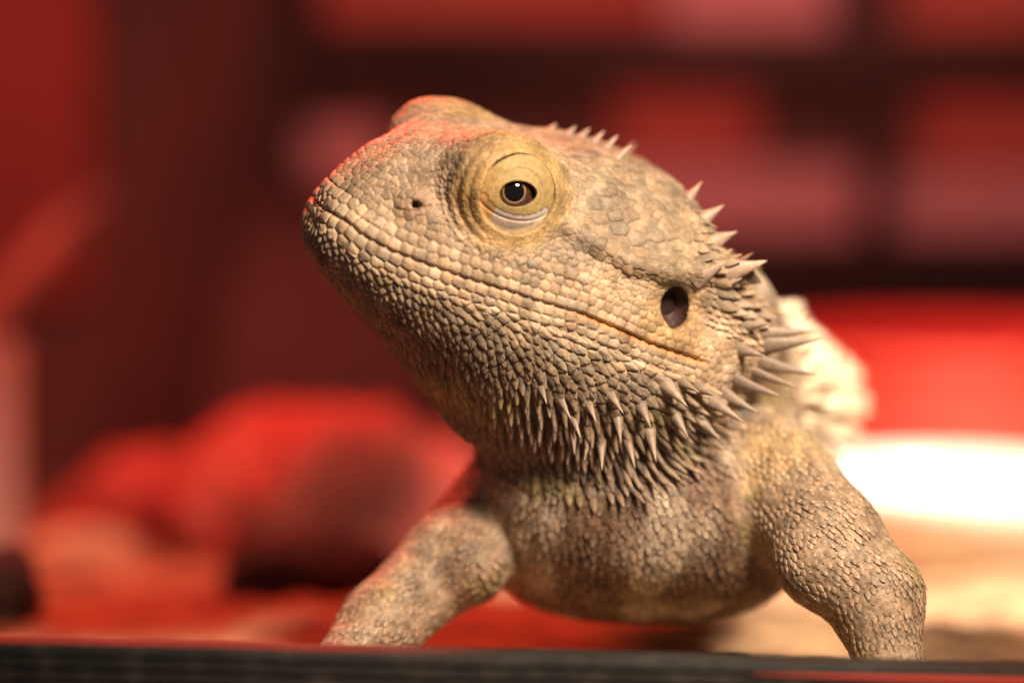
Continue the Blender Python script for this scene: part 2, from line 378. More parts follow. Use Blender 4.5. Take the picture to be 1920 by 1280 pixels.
BARK = mat('dark_bark', (.060, .045, .04), .9, 0, .2, 0, (20, (.10, .05, .04), .35, .7), (150, .6, 2e-3))
b = tube('leaning_log', [W(250, 1000, 5200), W(290, 760, 5200), W(350, 480, 5300), W(430, -60, 5500)], [190, 180, 170, 150], BARK, seed=4)
tag(b, 'thick dark brown log leaning upright left of the rack, blurred', 'log')
p_ = box('pale_post', W(-120, 0, 3000)[0], W(24, 0, 3000)[0], 3000, 3160, -ZG - 40, W(0, 640, 3000)[2], mat('pale_wood', (.62, .48, .42), .7, 0, .3, 0, (30, (.5, .35, .3), .3, .7)), bev=14)
tag(p_, 'pale square wooden post at the left edge of the sand', 'post')
st = blob('dark_stone_or_shade', tuple(W(-10, 1110, 1300) + [0, 0, 0]), (110, 130, 110), DSTONE, 61, .2, None, 4)
tag(st, 'small dark stone on the red lit sand at the left edge', 'stone')
# the tank's front rail, nearer than the animal
rail = empty('front_rail', (0, -330, W(0, 1230, -330)[2])); tag(rail, 'ribbed black plastic front rail of the tank across the bottom', 'rail')
RAIL = mat('rail_plastic', (.018, .018, .018), .5, 0, .5, 0, (420, (.050, .046, .043), .50, .74), (900, .35, 2e-4))
def rail_bar(name, prof, m):                        # profile (y, z) drawn out along x, falling to the right
    n = 60; xs = np.linspace(-2400, 2400, n); vs = []
    for x in xs:
        dz = -(x / 1920) * 54 * .94 + 1.2 * math.sin(x / 130) + .8 * math.sin(x / 47)
        for y, z in prof: vs.append((x, y, z + dz))
    k = len(prof); fs = [[i*k+j, (i+1)*k+j, (i+1)*k+(j+1) % k, i*k+(j+1) % k] for i in range(n-1) for j in range(k)]; fs += [list(range(k))[::-1], [(n-1)*k+j for j in range(k)]]
    return mesh_ob(name, np.array(vs, float), fs, m, rail, smooth=False)
zt = W(0, 1222, -330)[2]
pf = [(-250, zt - 8), (-262, zt), (-380, zt)]
y = -384; z = zt - 4
pf += [(y, z)]
for i in range(5): pf += [(-386, z - 14), (-380, z - 17), (-380, z - 20), (-386, z - 23)]; z -= 23
pf += [(-384, -ZG - 120), (-250, -ZG - 120)]
rail_bar('rail_body', pf, RAIL)
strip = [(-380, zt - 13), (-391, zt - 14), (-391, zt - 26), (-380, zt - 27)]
def strip_bar():  # thin red bar standing in for a red reflection on the rail
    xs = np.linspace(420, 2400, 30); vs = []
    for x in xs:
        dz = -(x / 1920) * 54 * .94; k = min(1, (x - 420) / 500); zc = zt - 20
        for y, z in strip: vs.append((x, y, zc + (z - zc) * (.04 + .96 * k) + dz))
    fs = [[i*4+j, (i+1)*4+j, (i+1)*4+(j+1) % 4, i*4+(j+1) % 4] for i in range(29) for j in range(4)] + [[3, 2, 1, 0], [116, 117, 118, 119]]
    return mesh_ob('red_reflection', np.array(vs, float), fs, REDP, rail, smooth=False)
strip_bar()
# ================================================================ THE LIZARD
def subdivide(V, Fq, sel):                         # splits the selected quads in four; their neighbours keep the mid points as corners
    n = len(V); e = np.stack([Fq, np.roll(Fq, -1, 1)], 2); es = np.sort(e, 2)
    key = es[..., 0].astype(np.int64) * (n + 1) + es[..., 1]
    uk, ix = np.unique(key[sel].ravel(), return_inverse=True); ix = ix.reshape(-1, 4)
    a, b = uk // (n + 1), uk % (n + 1); mid = (V[a] + V[b]) / 2; cen = V[Fq[sel]].mean(1)
    q = Fq[sel]; m = n + ix; c = n + len(uk) + np.arange(len(q))
    nf = np.concatenate([np.stack([q[:, i], m[:, i], c, m[:, i - 1]], 1) for i in range(4)])
    return np.concatenate([V, mid, cen]), nf, Fq[~sel], uk, n
lo_, hi_ = (-460, -330, -700), (900, 1900, 520)
V, Fq = surface_nets(f_all, lo_, hi_, 8.5)
keep = V[:, 2] > -690
V = project(f_all, V, 2)
V, F1, _, _, _ = subdivide(V, Fq, np.ones(len(Fq), bool)); V = project(f_all, V, 1, 3)
def near_zone(P):
    q = to_head(P); s, a, b = q.T
    return (s < 1010) & (s > -50) & (b > -330) & (P[:, 1] < 330) & (P[:, 2] > -260) & ((a < 90) | (b > 150))
fc = V[F1].mean(1)
g0 = grad(f_all, fc); facing = (g0 * (np.array([0, -D0, 0]) - fc)).sum(1) > -.3 * np.linalg.norm(g0, axis=1) * D0
sel = near_zone(fc) & facing
V, F2, Frest, uk, nb = subdivide(V, F1, sel)
V = project(f_all, V, 1, 2)
# the coarse faces beside refined ones take the mid points in
mk = {}
for i, k in enumerate(uk.tolist()): mk[k] = nb + i
rest = []
e = np.stack([Frest, np.roll(Frest, -1, 1)], 2); es = np.sort(e, 2); key = es[..., 0].astype(np.int64) * (nb + 1) + es[..., 1]
has = np.isin(key, uk); plain = ~has.any(1)
ngons = []
for f, kk, hh in zip(Frest[~plain], key[~plain], has[~plain]):
    o = []
    for j in range(4):
        o.append(int(f[j]))
        if hh[j]: o.append(mk[int(kk[j])])
    ngons.append(o)
faces_all = np.concatenate([F2, Frest[plain]]).tolist() + ngons
Nn = grad(f_all, V); Nn /= np.linalg.norm(Nn, axis=1, keepdims=True) + 1e-9
# ---------------- regions
MS = np.array([-40, 24, 50, 98, 157, 248, 305, 357, 445, 515, 592, 674, 900.]); MB = np.array([14, 17, 9, 7, 13, 25, 35, 40, 54, 57, 57, 65, 80.])
def fields(P):
    q = to_head(P); s, a, b = q[:, 0], np.abs(q[:, 1]), q[:, 2]
    v = b - np.interp(s, MS, MB)
    inh = sstep(940, 880, s) * sstep(-330, -290, b) * (P[:, 1] < 420)
    inh = np.where((np.abs(f_head(P)) < 50) & (s < 930) | (s > 60) & (s < 460) & (b > 90) | (s > 600) & (s < 905) & (b > -40) & (b < 290) & (a > 150) & (a < 325) & (np.abs(f_head(P)) < 95), 1.0, 0.0)
    de = np.linalg.norm(q * [1, 0, 1] + [0, 1, 0] * a[:, None] * -1 - (EYE_Q + [0, 0, 0]), axis=1)
    return q, s, a, b, v, inh, de
EC = [from_head(EYE_Q), from_head(mir(EYE_Q))]
EN = [eye_n(0), eye_n(1)]
def eye_polar(P):                                  # radius and angle about the nearer eye's axis
    R = None
    for c, n in zip(EC, EN):
        d = P - c; h = d @ n; r = np.linalg.norm(d - h[:, None] * n, axis=1); r = np.where(h > -75, r, 999)
        R = r if R is None else np.minimum(R, r)
    return R
DOWN = np.array([0, 0, -1.])
LIMBS = [[W(985, 915, 420), W(850, 1045, 300), W(715, 1170, 200), W(640, 1250, 110)], [W(1440, 890, 300), W(1550, 1010, 110), W(1640, 1120, 40), W(1668, 1240, -10)]]
def limb_d(P):
    best = np.full(len(P), 1e9); dr = np.zeros_like(P)
    for ch in LIMBS:
        for a, b in zip(ch[:-1], ch[1:]):
            ba = b - a; h = np.clip((P - a) @ ba / ba.dot(ba), 0, 1); d = np.linalg.norm(P - a - h[:, None] * ba, axis=1)
            m = d < best; best[m] = d[m]; dr[m] = ba / np.linalg.norm(ba)
    return best, dr
def size_field(P):
    q, s, a, b, v, inh, de = fields(P); er = eye_polar(P)
    sz = np.full(len(P), 17.0)
    sz = np.where(v > 40, 16, sz)
    sz = np.where((v > 60) & (s < 230), 17, sz)
    sz = np.where((b > 215) & (s < 420), 12, sz)                      # brow and crown in front
    sz = np.where((b > 200) & (s >= 400), 17, sz); sz = np.where((b > 150) & (s >= 590), np.where(b > 235, 23, 16), sz)
    sz = np.where((s > 380) & (b > 165) & (b < 262) & (a > 130), 29, sz)   # temple plates
    sz = np.where((s > 420) & (v > 5) & (b < 160), 12.5, sz)
    dn = np.sqrt(((q[:, 0] - EAR_Q[0]) / 1)**2 + (b - EAR_Q[2])**2)
    sz = np.where((dn < 90) & (a > 200), 11.5, sz)
    sz = np.where(v < -42, 13.5 + np.clip(s, 0, 600) / 85, sz)
    sz = np.where(er < 150, 8.5 + (er - 80).clip(0) * .06, sz)
    sz = np.where(er < 92, 7.5, sz)
    body = np.where(limb_d(P)[0] < 130, 14 + 1.5 * nz(P, 120, 77, 2), 18.0)
    return np.where(inh > .5, sz, body)
def dir_field(P, N):
    q, s, a, b, v, inh, de = fields(P)
    dn = np.clip((-v - 40) / 160, 0, 1) * (1.15 - np.clip((s - 560) / 260, 0, 1.1))
    sd = np.sign(q[:, 1])
    t = -F_[None] * (1 + np.clip((s - 600) / 200, 0, 1) * .6)[:, None] - U_[None] * (dn * 1.3)[:, None]
    t = t + (L_[None] * sd[:, None]) * (np.clip((s - 500) / 300, 0, 1) * .5)[:, None]
    # rows run round the eye
    for c, n in zip(EC, EN):
        d = P - c; h = d @ n; rr = d - h[:, None] * n; r = np.linalg.norm(rr, axis=1); tan = np.cross(rr, n); tan /= np.linalg.norm(tan, axis=1, keepdims=True) + 1e-9
        tan *= np.sign((tan @ -F_))[:, None]; wgt = sstep(145, 105, r) * (h > -20)
        t = t * (1 - wgt[:, None]) + tan * wgt[:, None]
    ld, lv = limb_d(P)
    tb = np.where((ld < 135)[:, None], lv, np.array([.1, .75, -.75])[None])
    t = np.where(inh[:, None] > .5, t, tb)
    t = t - (t * N).sum(1, keepdims=True) * N
    return t / (np.linalg.norm(t, axis=1, keepdims=True) + 1e-9)
# ---------------- scale seeds: rows of lip plates first, the rest thrown in at even spacing
kdV = KDTree(len(V))
for i, p in enumerate(V.tolist()): kdV.insert(p, i)
kdV.balance()
def surf_at(s, b, side):                           # skin points at head stations s and heights b on one side
    s, b = np.atleast_1d(np.asarray(s, float)), np.atleast_1d(np.asarray(b, float)); al, ah = np.zeros(len(s)), np.full(len(s), 420.0)
    for _ in range(14):
        am = (al + ah) / 2; ins = f_all(from_head(np.stack([s, am * side, b], 1))) < 0
        al = np.where(ins, am, al); ah = np.where(ins, ah, am)
    return from_head(np.stack([s, ah * side, b], 1))
seeds, srad, sasp, skind, sfix = [], [], [], [], []
ROWS = [(12, 27, 25, 1), (-12, 27, 25, 1), (35, 24, 22, 2), (-33, 22, 26, 2), (55, 20, 20, 3)]
for side in (-1, 1):
    for voff, hgt, lng, kd in ROWS:
        ss = np.arange(2, 700, 2.0); P = surf_at(ss[::4], np.interp(ss[::4], MS, MB) + voff * (1 - .25 * ss[::4] / 700), side)
        P = np.stack([np.interp(ss, ss[::4], P[:, k]) for k in range(3)], 1)
        al = np.concatenate([[0], np.cumsum(np.linalg.norm(np.diff(P, axis=0), axis=1))])
        x = lng * (.5 if (voff < 0) ^ (kd == 2) else 1.0)
        while x < al[-1]:
            p = np.array([np.interp(x, al, P[:, k]) for k in range(3)]); f = x / al[-1]
            seeds.append(p); srad.append(hgt * (1 - .22 * f)); sasp.append(1.25 if kd == 2 and voff < 0 else 1.08); skind.append(kd); sfix.append(True)
            x += lng * (1 - .18 * f) * rng.uniform(.86, 1.14)
for side in (-1, 1):                               # the row of larger plates under the eye
    for s_, b_ in [(196, 88), (216, 80), (238, 78), (260, 80), (283, 84), (306, 90), (330, 97), (354, 103), (378, 109), (402, 112), (428, 112)]:
        seeds.append(surf_at(s_, b_, side)[0]); srad.append(24); sasp.append(1.05); skind.append(4); sfix.append(True)
nfix = len(seeds)
SZ = size_field(V)
cell = 26.0; grid = {}
def ck(p): return (int(p[0] // cell), int(p[1] // cell), int(p[2] // cell))
for i, p in enumerate(seeds): grid.setdefault(ck(p), []).append(i)
order = rng.permutation(len(V))
wv = V[order].tolist(); ws = SZ[order].tolist(); hidden = V[order][:, 1] > 1500
for p, sz_, hd in zip(wv, ws, hidden):
    if hd: continue
    c = ck(p); ok = True
    for dx in (-1, 0, 1):
        for dy in (-1, 0, 1):
            for dz in (-1, 0, 1):
                for j in grid.get((c[0]+dx, c[1]+dy, c[2]+dz), ()):
                    o = seeds[j]; d = (o[0]-p[0])**2 + (o[1]-p[1])**2 + (o[2]-p[2])**2; r = (srad[j] + sz_) * .5 * .86
                    if d < r * r: ok = False; break
                if not ok: break
            if not ok: break
        if not ok: break
    if ok:
        grid.setdefault(c, []).append(len(seeds)); seeds.append(np.array(p)); srad.append(sz_); sasp.append(1.15); skind.append(0); sfix.append(False)
S = np.array([np.asarray(s, float) for s in seeds]); SR = np.array(srad); SA = np.array(sasp); SK = np.array(skind)
def assign(Vx, k):
    kd = KDTree(len(S))
    for i, p in enumerate(S.tolist()): kd.insert(p, i)
    kd.balance(); I = np.zeros((len(Vx), k), int)
    fn = kd.find_n
    for i, p in enumerate(Vx.tolist()): I[i] = [t[1] for t in fn(p, k)]
    return I
sub = rng.choice(len(V), min(len(V), 170000), replace=False)
for it in range(2):                                # even the cells out
    I = assign(V[sub], 1)[:, 0]; cs = np.zeros_like(S); cn = np.zeros(len(S))
    np.add.at(cs, I, V[sub]); np.add.at(cn, I, 1); m = (cn > 2) & ~np.array(sfix); S[m] = S[m] * .25 + .75 * cs[m] / cn[m][:, None]
S[nfix:] = project(f_all, S[nfix:], 2)
SN = grad(f_all, S); SN /= np.linalg.norm(SN, axis=1, keepdims=True) + 1e-9
ST_ = dir_field(S, SN); SB_ = np.cross(SN, ST_)
sq, ss_, sa_, sb_, sv_, sinh, _ = fields(S); s_er = eye_polar(S)
asp = np.where((SK == 0) & (sinh > .5) & (sv_ < -40), 1.35, SA)
asp = np.where((s_er < 140) & (SK == 0), 1.7, asp)
asp = np.where(sinh < .5, 1.3, asp)
K = 9
I = assign(V, K)
D = np.empty((len(V), K))
for k in range(K):
    j = I[:, k]; d = V - S[j]; al = (d * ST_[j]).sum(1); cr = (d * SB_[j]).sum(1); h = (d * SN[j]).sum(1)
    D[:, k] = np.sqrt((al / asp[j])**2 + (cr * asp[j]**.5)**2 + h * h) / (SR[j] * .5)
o = np.argsort(D, axis=1); r_ = np.arange(len(V)); i1 = I[r_, o[:, 0]]; d1 = D[r_, o[:, 0]]; d2 = D[r_, o[:, 1]]
edge = np.clip((d2 - d1) / 1.1, 0, 1)
dv = V - S[i1]; along = (dv * ST_[i1]).sum(1) / SR[i1]; across = (dv * SB_[i1]).sum(1) / SR[i1]
q, s, a, b, v, inh, de = fields(V); er = eye_polar(V)
rs = SR[i1]
srnd = rng.uniform(-1, 1, (len(S), 3))
# ---------------- relief
head = inh > .5
chin = head & (v < -40)
amp = np.full(len(V), .16)
amp = np.where(SK[i1] > 0, .19, amp)
amp = np.where(chin, .20, amp)
amp = np.where(head & (b > 165) & (s > 380), .11, amp)
amp = np.where(er < 112, .13, amp)
amp = np.where(~head, .10, amp)
tilt = np.where(chin, .26, np.where(SK[i1] > 0, .05, .13)); tilt = np.where(~head, .06, tilt); tilt = np.where(head & (b > 165) & (s > 380), .05, tilt)
tilt = np.where(er < 120, .06, tilt)
keel = np.where(chin, .08, np.where(~head, .06, .02))
tilt = np.where(head & (b > 240) & (s < 700) & (a < 150), .24, tilt)
dome = sstep(0, .30, edge) * .65 + .35 * sstep(.1, .95, edge)
H = rs * (amp * dome + tilt * np.clip(along + .25, 0, .85) * sstep(0, .16, edge) + keel * (1 - np.clip(np.abs(across) * 4, 0, 1)) * dome + .035 * srnd[i1, 0])
H *= sstep(66, 80, er) * .9 + .1
earh = np.linalg.norm((q * [1, 0, 1] - EAR_Q * [1, 0, 1]) @ EAR_R.T / [34, 1, 44], axis=1); inear = (earh < .95) & (a < 310) & (a > 200)
H = np.where(inear, H * .2, H)
mline = np.exp(-(v / 3.2)**2) * head * sstep(735, 690, s)
H -= mline * (5 + 3 * sstep(420, 520, s))
H -= 5 * np.exp(-((v + 32 * (1 - .25 * s / 700) + 14) / 3.5)**2) * head * sstep(330, 420, s) * sstep(700, 660, s)   # fold under the lower lip
H += nz(V, 60, 5, 2) * 1.5
for (sx, bx) in ((352, 0),):                       # wrinkles round the orbit
    H += np.where(head & (er > 88) & (er < 135) & (s < 235) & (b < 250), 1.6 * np.sin((er - 80) / 8.5 * 6.283 / 2), 0)
# ---------------- pigment, with some shade and lamp glow painted in
def mix(c, d, m): return c * (1 - m[:, None]) + np.asarray(d, float) * m[:, None]
col = np.tile(np.array([.50, .385, .26]), (len(V), 1))
m1 = nz(V, 220, 11, 2)
col = mix(col, (.42, .34, .235), head * sstep(-.2, .6, m1) * .8)
col = mix(col, (.66, .53, .37), head * sstep(62, 30, np.abs(v)) * .85)                       # lips
col = mix(col, (.43, .335, .235), head * sstep(60, 100, v) * sstep(300, 160, s) * .8)
col = mix(col, (.37, .30, .205), head * sstep(150, 190, b) * sstep(350, 420, s) * .9)        # temple
col = mix(col, (.64, .49, .33), head * sstep(330, 420, s) * sstep(8, 20, v) * sstep(105, 60, v) * .7)   # cheek
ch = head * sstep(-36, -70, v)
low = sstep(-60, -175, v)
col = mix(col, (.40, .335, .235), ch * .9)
col = mix(col, (.17, .135, .10), ch * low * .9)  # dark lower beard, carried higher to paint in the jaw's shade
col = mix(col, (.31, .275, .13), ch * sstep(.25, .7, nz(V, 170, 21, 2)) * .75)               # olive patches
col = mix(col, (.24, .20, .16), ch * sstep(.3, .7, nz(V, 90, 23, 2)) * .55)
col = mix(col, (.55, .40, .16), head * sstep(128, 88, er) * .8)                              # yellow orbit
col = mix(col, (.40, .25, .10), head * sstep(74, 84, er) * sstep(135, 112, er) * sstep(300, 230, s) * .45)
dE = np.hypot(q[:, 0] - EAR_Q[0] + 0, b - EAR_Q[2] + 35)
col = mix(col, (.60, .40, .15), head * (a > 200) * sstep(95, 45, dE) * (v > 5) * .6)
col = mix(col, (.33, .27, .18), head * (a > 200) * sstep(70, 30, np.hypot(q[:, 0] - 590, b - 186)) * .8)   # dark plates over the ear
col = mix(col, (.30, .235, .17), head * sstep(60, 25, np.hypot((s - 392) * .8, b - 150)) * (a > 150) * .6)
col = mix(col, (.62, .33, .11), head * np.exp(-((v + 1) / 7.0)**2) * sstep(400, 470, s) * sstep(760, 690, s) * .9)
col = mix(col, (.30, .17, .10), head * np.exp(-(v / 4.0)**2) * sstep(430, 380, s) * .35)
col = mix(col, (.47, .33, .24), head * sstep(34, 14, np.linalg.norm((q * [1, 0, 1]) - NOSE_Q * [1, 0, 1], axis=1)) * .8)
col = mix(col, (.10, .06, .05), head * sstep(13, 8, np.linalg.norm((q * [1, 0, 1]) - NOSE_Q * [1, 0, 1], axis=1)) * .9)
bd = ~head
col = mix(col, (.46, .35, .24), bd * 1.0)
ld, _ = limb_d(V)
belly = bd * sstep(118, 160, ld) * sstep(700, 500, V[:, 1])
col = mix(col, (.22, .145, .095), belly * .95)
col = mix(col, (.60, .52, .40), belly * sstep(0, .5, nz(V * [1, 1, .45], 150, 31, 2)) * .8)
col = mix(col, (.42, .36, .14), bd * sstep(.3, .7, nz(V, 160, 33, 2)) * .55)
col = mix(col, (.62, .45, .22), bd * sstep(130, 40, np.linalg.norm(V - W(1450, 860, 200), axis=1)) * .6)  # warm lamp glow on the shoulder, painted into the skin
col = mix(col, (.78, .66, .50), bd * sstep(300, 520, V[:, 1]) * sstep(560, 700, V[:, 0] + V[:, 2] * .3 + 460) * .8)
col = mix(col, (.42, .31, .22), (er < 70) * 1.0)
col = mix(col, (.075, .042, .036), inear * 1.0)
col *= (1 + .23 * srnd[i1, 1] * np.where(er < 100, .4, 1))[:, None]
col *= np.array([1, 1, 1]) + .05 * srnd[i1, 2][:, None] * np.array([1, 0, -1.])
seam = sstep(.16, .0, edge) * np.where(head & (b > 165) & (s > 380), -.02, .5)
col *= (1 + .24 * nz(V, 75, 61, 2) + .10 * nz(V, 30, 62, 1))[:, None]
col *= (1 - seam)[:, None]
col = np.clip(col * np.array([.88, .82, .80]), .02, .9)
VV = V + Nn * H[:, None]
# ---------------------------------------------------------------- keeled shields and spikes
def spikes(P, N, T, Ln, Wd, Th, lift, curl, base, tip, segs=8, rings=6, leaf=.5, sink=.12, sharp=.9, arrow=None):
    P, N, T = map(np.asarray, (P, N, T)); n = len(P); B = np.cross(N, T)
    u = np.linspace(0, 1, rings)[:-1]; ph = np.arange(segs) / segs * 2 * np.pi
    if arrow is not None: arrow = np.broadcast_to(np.asarray(arrow, float), (n,))
    A = T * np.cos(lift)[:, None] + N * np.sin(lift)[:, None]; Q = N * np.cos(lift)[:, None] - T * np.sin(lift)[:, None]
    wa_ = (1 - u)**1.15 * (1 + 1.7 * u); wv_ = (1 - u)**sharp * (1 - leaf) + leaf * np.sqrt(1 - u**2) * (1 + .25 * np.sin(u * 3.1416)); tv = (1 - u)**(.75 if arrow is None else .95)
    vs = []; cs = []
    for k, uu in enumerate(u):
        cen = P - A * (Ln * sink)[:, None] + A * (Ln * uu * (1 + sink))[:, None] + Q * (curl * Ln * uu**2)[:, None]
        for f in ph:
            x = np.cos(f) * Wd * (wv_[k] if arrow is None else arrow * wa_[k] + (1 - arrow) * wv_[k]); z = np.sin(f) * Th * tv[k] * (1.0 if np.sin(f) > 0 else .55)
            z = np.where(abs(np.sin(f)) > .95, z * 1.18, z)
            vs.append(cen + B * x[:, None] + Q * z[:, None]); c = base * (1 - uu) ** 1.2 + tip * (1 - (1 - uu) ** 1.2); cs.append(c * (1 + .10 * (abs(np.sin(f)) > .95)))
    vs.append(P + A * Ln[:, None] + Q * (curl * Ln)[:, None]); cs.append(tip)
    m = len(vs); VS = np.stack(vs, 1).reshape(-1, 3); CS = np.stack(cs, 1).reshape(-1, 3)
    fs = []
    R = rings - 1
    for k in range(R - 1):
        for j in range(segs):
            j2 = (j + 1) % segs; fs.append([k*segs+j, k*segs+j2, (k+1)*segs+j2, (k+1)*segs+j])
    tri_ = [[(R-1)*segs+j, (R-1)*segs+(j+1) % segs, m-1] for j in range(segs)]
    off = (np.arange(n) * m)
    FS = (np.array(fs)[None] + off[:, None, None]).reshape(-1, 4).tolist() + (np.array(tri_)[None] + off[:, None, None]).reshape(-1, 3).tolist()
    return VS, FS, CS
colS = np.zeros((len(S), 3))
cn_ = np.zeros(len(S)); np.add.at(colS, i1, col); np.add.at(cn_, i1, 1); colS /= np.maximum(cn_, 1)[:, None]
def long_zone(s, v, b):
    lowb = sstep(-125, -190, v) * sstep(350, 470, s) * sstep(-290, -240, v)
    rear = sstep(640, 720, s) * sstep(60, 10, b)
    return np.clip(np.maximum(lowb, rear), 0, 1)
sel = (sinh > .5) & (sv_ < -44) & (ss_ > 24) & (ss_ < 860) & (sb_ > -300) & (cn_ > 0)
g = long_zone(ss_, sv_, sb_)[sel]; P_, N_, T_ = S[sel], SN[sel], ST_[sel]; R_ = SR[sel]; rr = rng.uniform(-1, 1, (sel.sum(), 4))
d_ = np.clip((-sv_[sel] - 44) / 150, 0, 1)
T_ = T_ + np.cross(N_, T_) * (rr[:, 0] * .12)[:, None]; T_ /= np.linalg.norm(T_, axis=1, keepdims=True)
fr = np.clip(ss_[sel] / 300, 0, 1)
Ln = R_ * (.84 + .58 * fr + .22 * d_ * fr + .85 * g) * (1 + .20 * rr[:, 1]); Wd = R_ * (.50 - .10 * g); Th = R_ * (.20 + .05 * g)
lift = .10 + .10 * fr + .14 * d_ * fr + .30 * g + .06 * rr[:, 2]; curl = -.05 + .04 * rr[:, 3] + .02 * g
bc = colS[sel] * (.66 - .06 * g)[:, None]; tc_ = colS[sel] * (1.38 + .2 * g)[:, None] + np.array([.07, .05, .035]) * (1 + 1.5 * g)[:, None]  # pale tips, dark bases; contrast raised to paint highlights and shaded valleys
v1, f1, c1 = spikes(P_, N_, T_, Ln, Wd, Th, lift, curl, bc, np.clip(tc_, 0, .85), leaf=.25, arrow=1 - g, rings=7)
# thorny plates along the rear edge of the head
se = (sinh > .5) & (sb_ > 130) & (ss_ > 600) & (cn_ > 0) & (np.linalg.norm((sq * [1, 0, 1]) - EAR_Q * [1, 0, 1], axis=1) > 70)
Pe, Ne, Te, Re = S[se], SN[se], ST_[se], SR[se]; re_ = rng.uniform(-1, 1, (se.sum(), 3)); ge = sstep(600, 700, ss_[se])
ve, fe, ce = spikes(Pe, Ne, Te, Re * (.75 + .45 * ge + .2 * re_[:, 0]), Re * .46, Re * .2, .14 + .45 * ge + .08 * re_[:, 1], np.full(len(Pe), .04), colS[se] * .85, np.clip(colS[se] * 1.3 + .02, 0, .8), arrow=1.0, rings=7)
v1 = np.concatenate([v1, ve]); f1 = f1 + [[i + len(v1) - len(ve) for i in f] for f in fe]; c1 = np.concatenate([c1, ce])
# pointed scales on trunk and limbs
selb = (sinh < .5) & (S[:, 1] < 900) & (S[:, 2] > -640) & (cn_ > 0) & (S[:, 1] < 700)
P2, N2, T2, R2 = S[selb], SN[selb], ST_[selb], SR[selb]; r2 = rng.uniform(-1, 1, (selb.sum(), 3))
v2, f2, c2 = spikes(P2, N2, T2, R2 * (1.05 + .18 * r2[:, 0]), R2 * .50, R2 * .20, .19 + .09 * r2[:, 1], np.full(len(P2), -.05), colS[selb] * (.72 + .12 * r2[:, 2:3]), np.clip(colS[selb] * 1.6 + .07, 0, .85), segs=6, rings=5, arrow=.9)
# short fringe spines along the flank
fc_, ft = [], []
for side in (1, -1):
    for row in range(8):
        for i in range(60):
            ang = (-.42 + .16 * row) + rng.uniform(-.05, .05); d = np.array([np.cos(ang) * side, 0, np.sin(ang)])
            fc_.append([W(1310, 700, 700)[0] - 20, 480 + i * 18 + rng.uniform(-5, 5), W(1310, 735, 700)[2]]); ft.append(d)
fc_, ft = np.array(fc_), np.array(ft); lo2, hi2 = np.zeros(len(ft)), np.full(len(ft), 620.0)
for _ in range(14):
    mi = (lo2 + hi2) / 2; ins = f_all(fc_ + ft * mi[:, None]) < 0; lo2 = np.where(ins, mi, lo2); hi2 = np.where(ins, hi2, mi)
fv = fc_ + ft * hi2[:, None]
fN = grad(f_all, fv); fN /= np.linalg.norm(fN, axis=1, keepdims=True)
ft = ft - (ft * fN).sum(1, keepdims=True) * fN * .0; B_ = np.cross(fN, np.array([0, 1., 0])); tt = np.array([[0, 1., 0]]) - fN * fN[:, 1:2]; tt /= np.linalg.norm(tt, axis=1, keepdims=True)
nf = len(fv); r3 = rng.uniform(-1, 1, nf)
cf = np.tile([.74, .62, .46], (nf, 1))
v3, f3, c3 = spikes(fv, fN, tt, 44 + 12 * r3, np.full(nf, 11.0), np.full(nf, 8.0), np.full(nf, .95) + .15 * r3, np.full(nf, .05), cf * .9, cf * 1.1, segs=6, rings=5, leaf=.2)
verts = np.concatenate([VV, v1, v2, v3]); o1, o2, o3 = len(VV), len(VV) + len(v1), len(VV) + len(v1) + len(v2)
allf = faces_all + [[i + o1 for i in f] for f in f1] + [[i + o2 for i in f] for f in f2] + [[i + o3 for i in f] for f in f3]
cols = np.concatenate([col, c1, c2, c3])
liz = empty('bearded_dragon', W(1200, 1250, 300) * [1, 1, 0] + [0, 0, -ZG])
tag(liz, 'sandy beige spiny bearded dragon lizard standing on the sand with its head raised', 'lizard')
SKIN = skin_mat('scaly_skin', .52, .38, .6)
mesh_ob('body', verts, allf, SKIN, liz, cols=cols)
# ---------------------------------------------------------------- the large single spines
HORN = skin_mat('horn', .45, .45, .25)
def tip3(base, px, py, dy): return PX(px, py, base[1] + dy)
def spine(base, tip, wd, flat=.5, cb=(.30, .23, .17), ct=(.66, .52, .40), curl=0.04, ref=None):
    d = tip - base; L = np.linalg.norm(d); d = d / L; n = ref if ref is not None else grad(f_all, base[None])[0]
    n = n - n.dot(d) * d; n = nrm(n)
    ns_ = nrm(grad(f_all, base[None])[0]); base = base - ns_ * wd * .30
    d = tip - base; L = np.linalg.norm(d); d = d / L; n = nrm(ns_ - ns_.dot(d) * d)
    vv, ff, cc = spikes([base], [n], [d], np.array([L]), np.array([wd * .68]), np.array([wd * flat * .6]), np.array([0.]), np.array([curl]), np.array([cb]), np.array([ct]), segs=12, rings=12, leaf=.10, sink=.25, sharp=1.35)
    vv = vv - n * (curl * L) * 0
    # keel and growth ridges
    o = mesh_ob('spine', vv, ff, HORN, liz, cols=cc, origin=base); return o
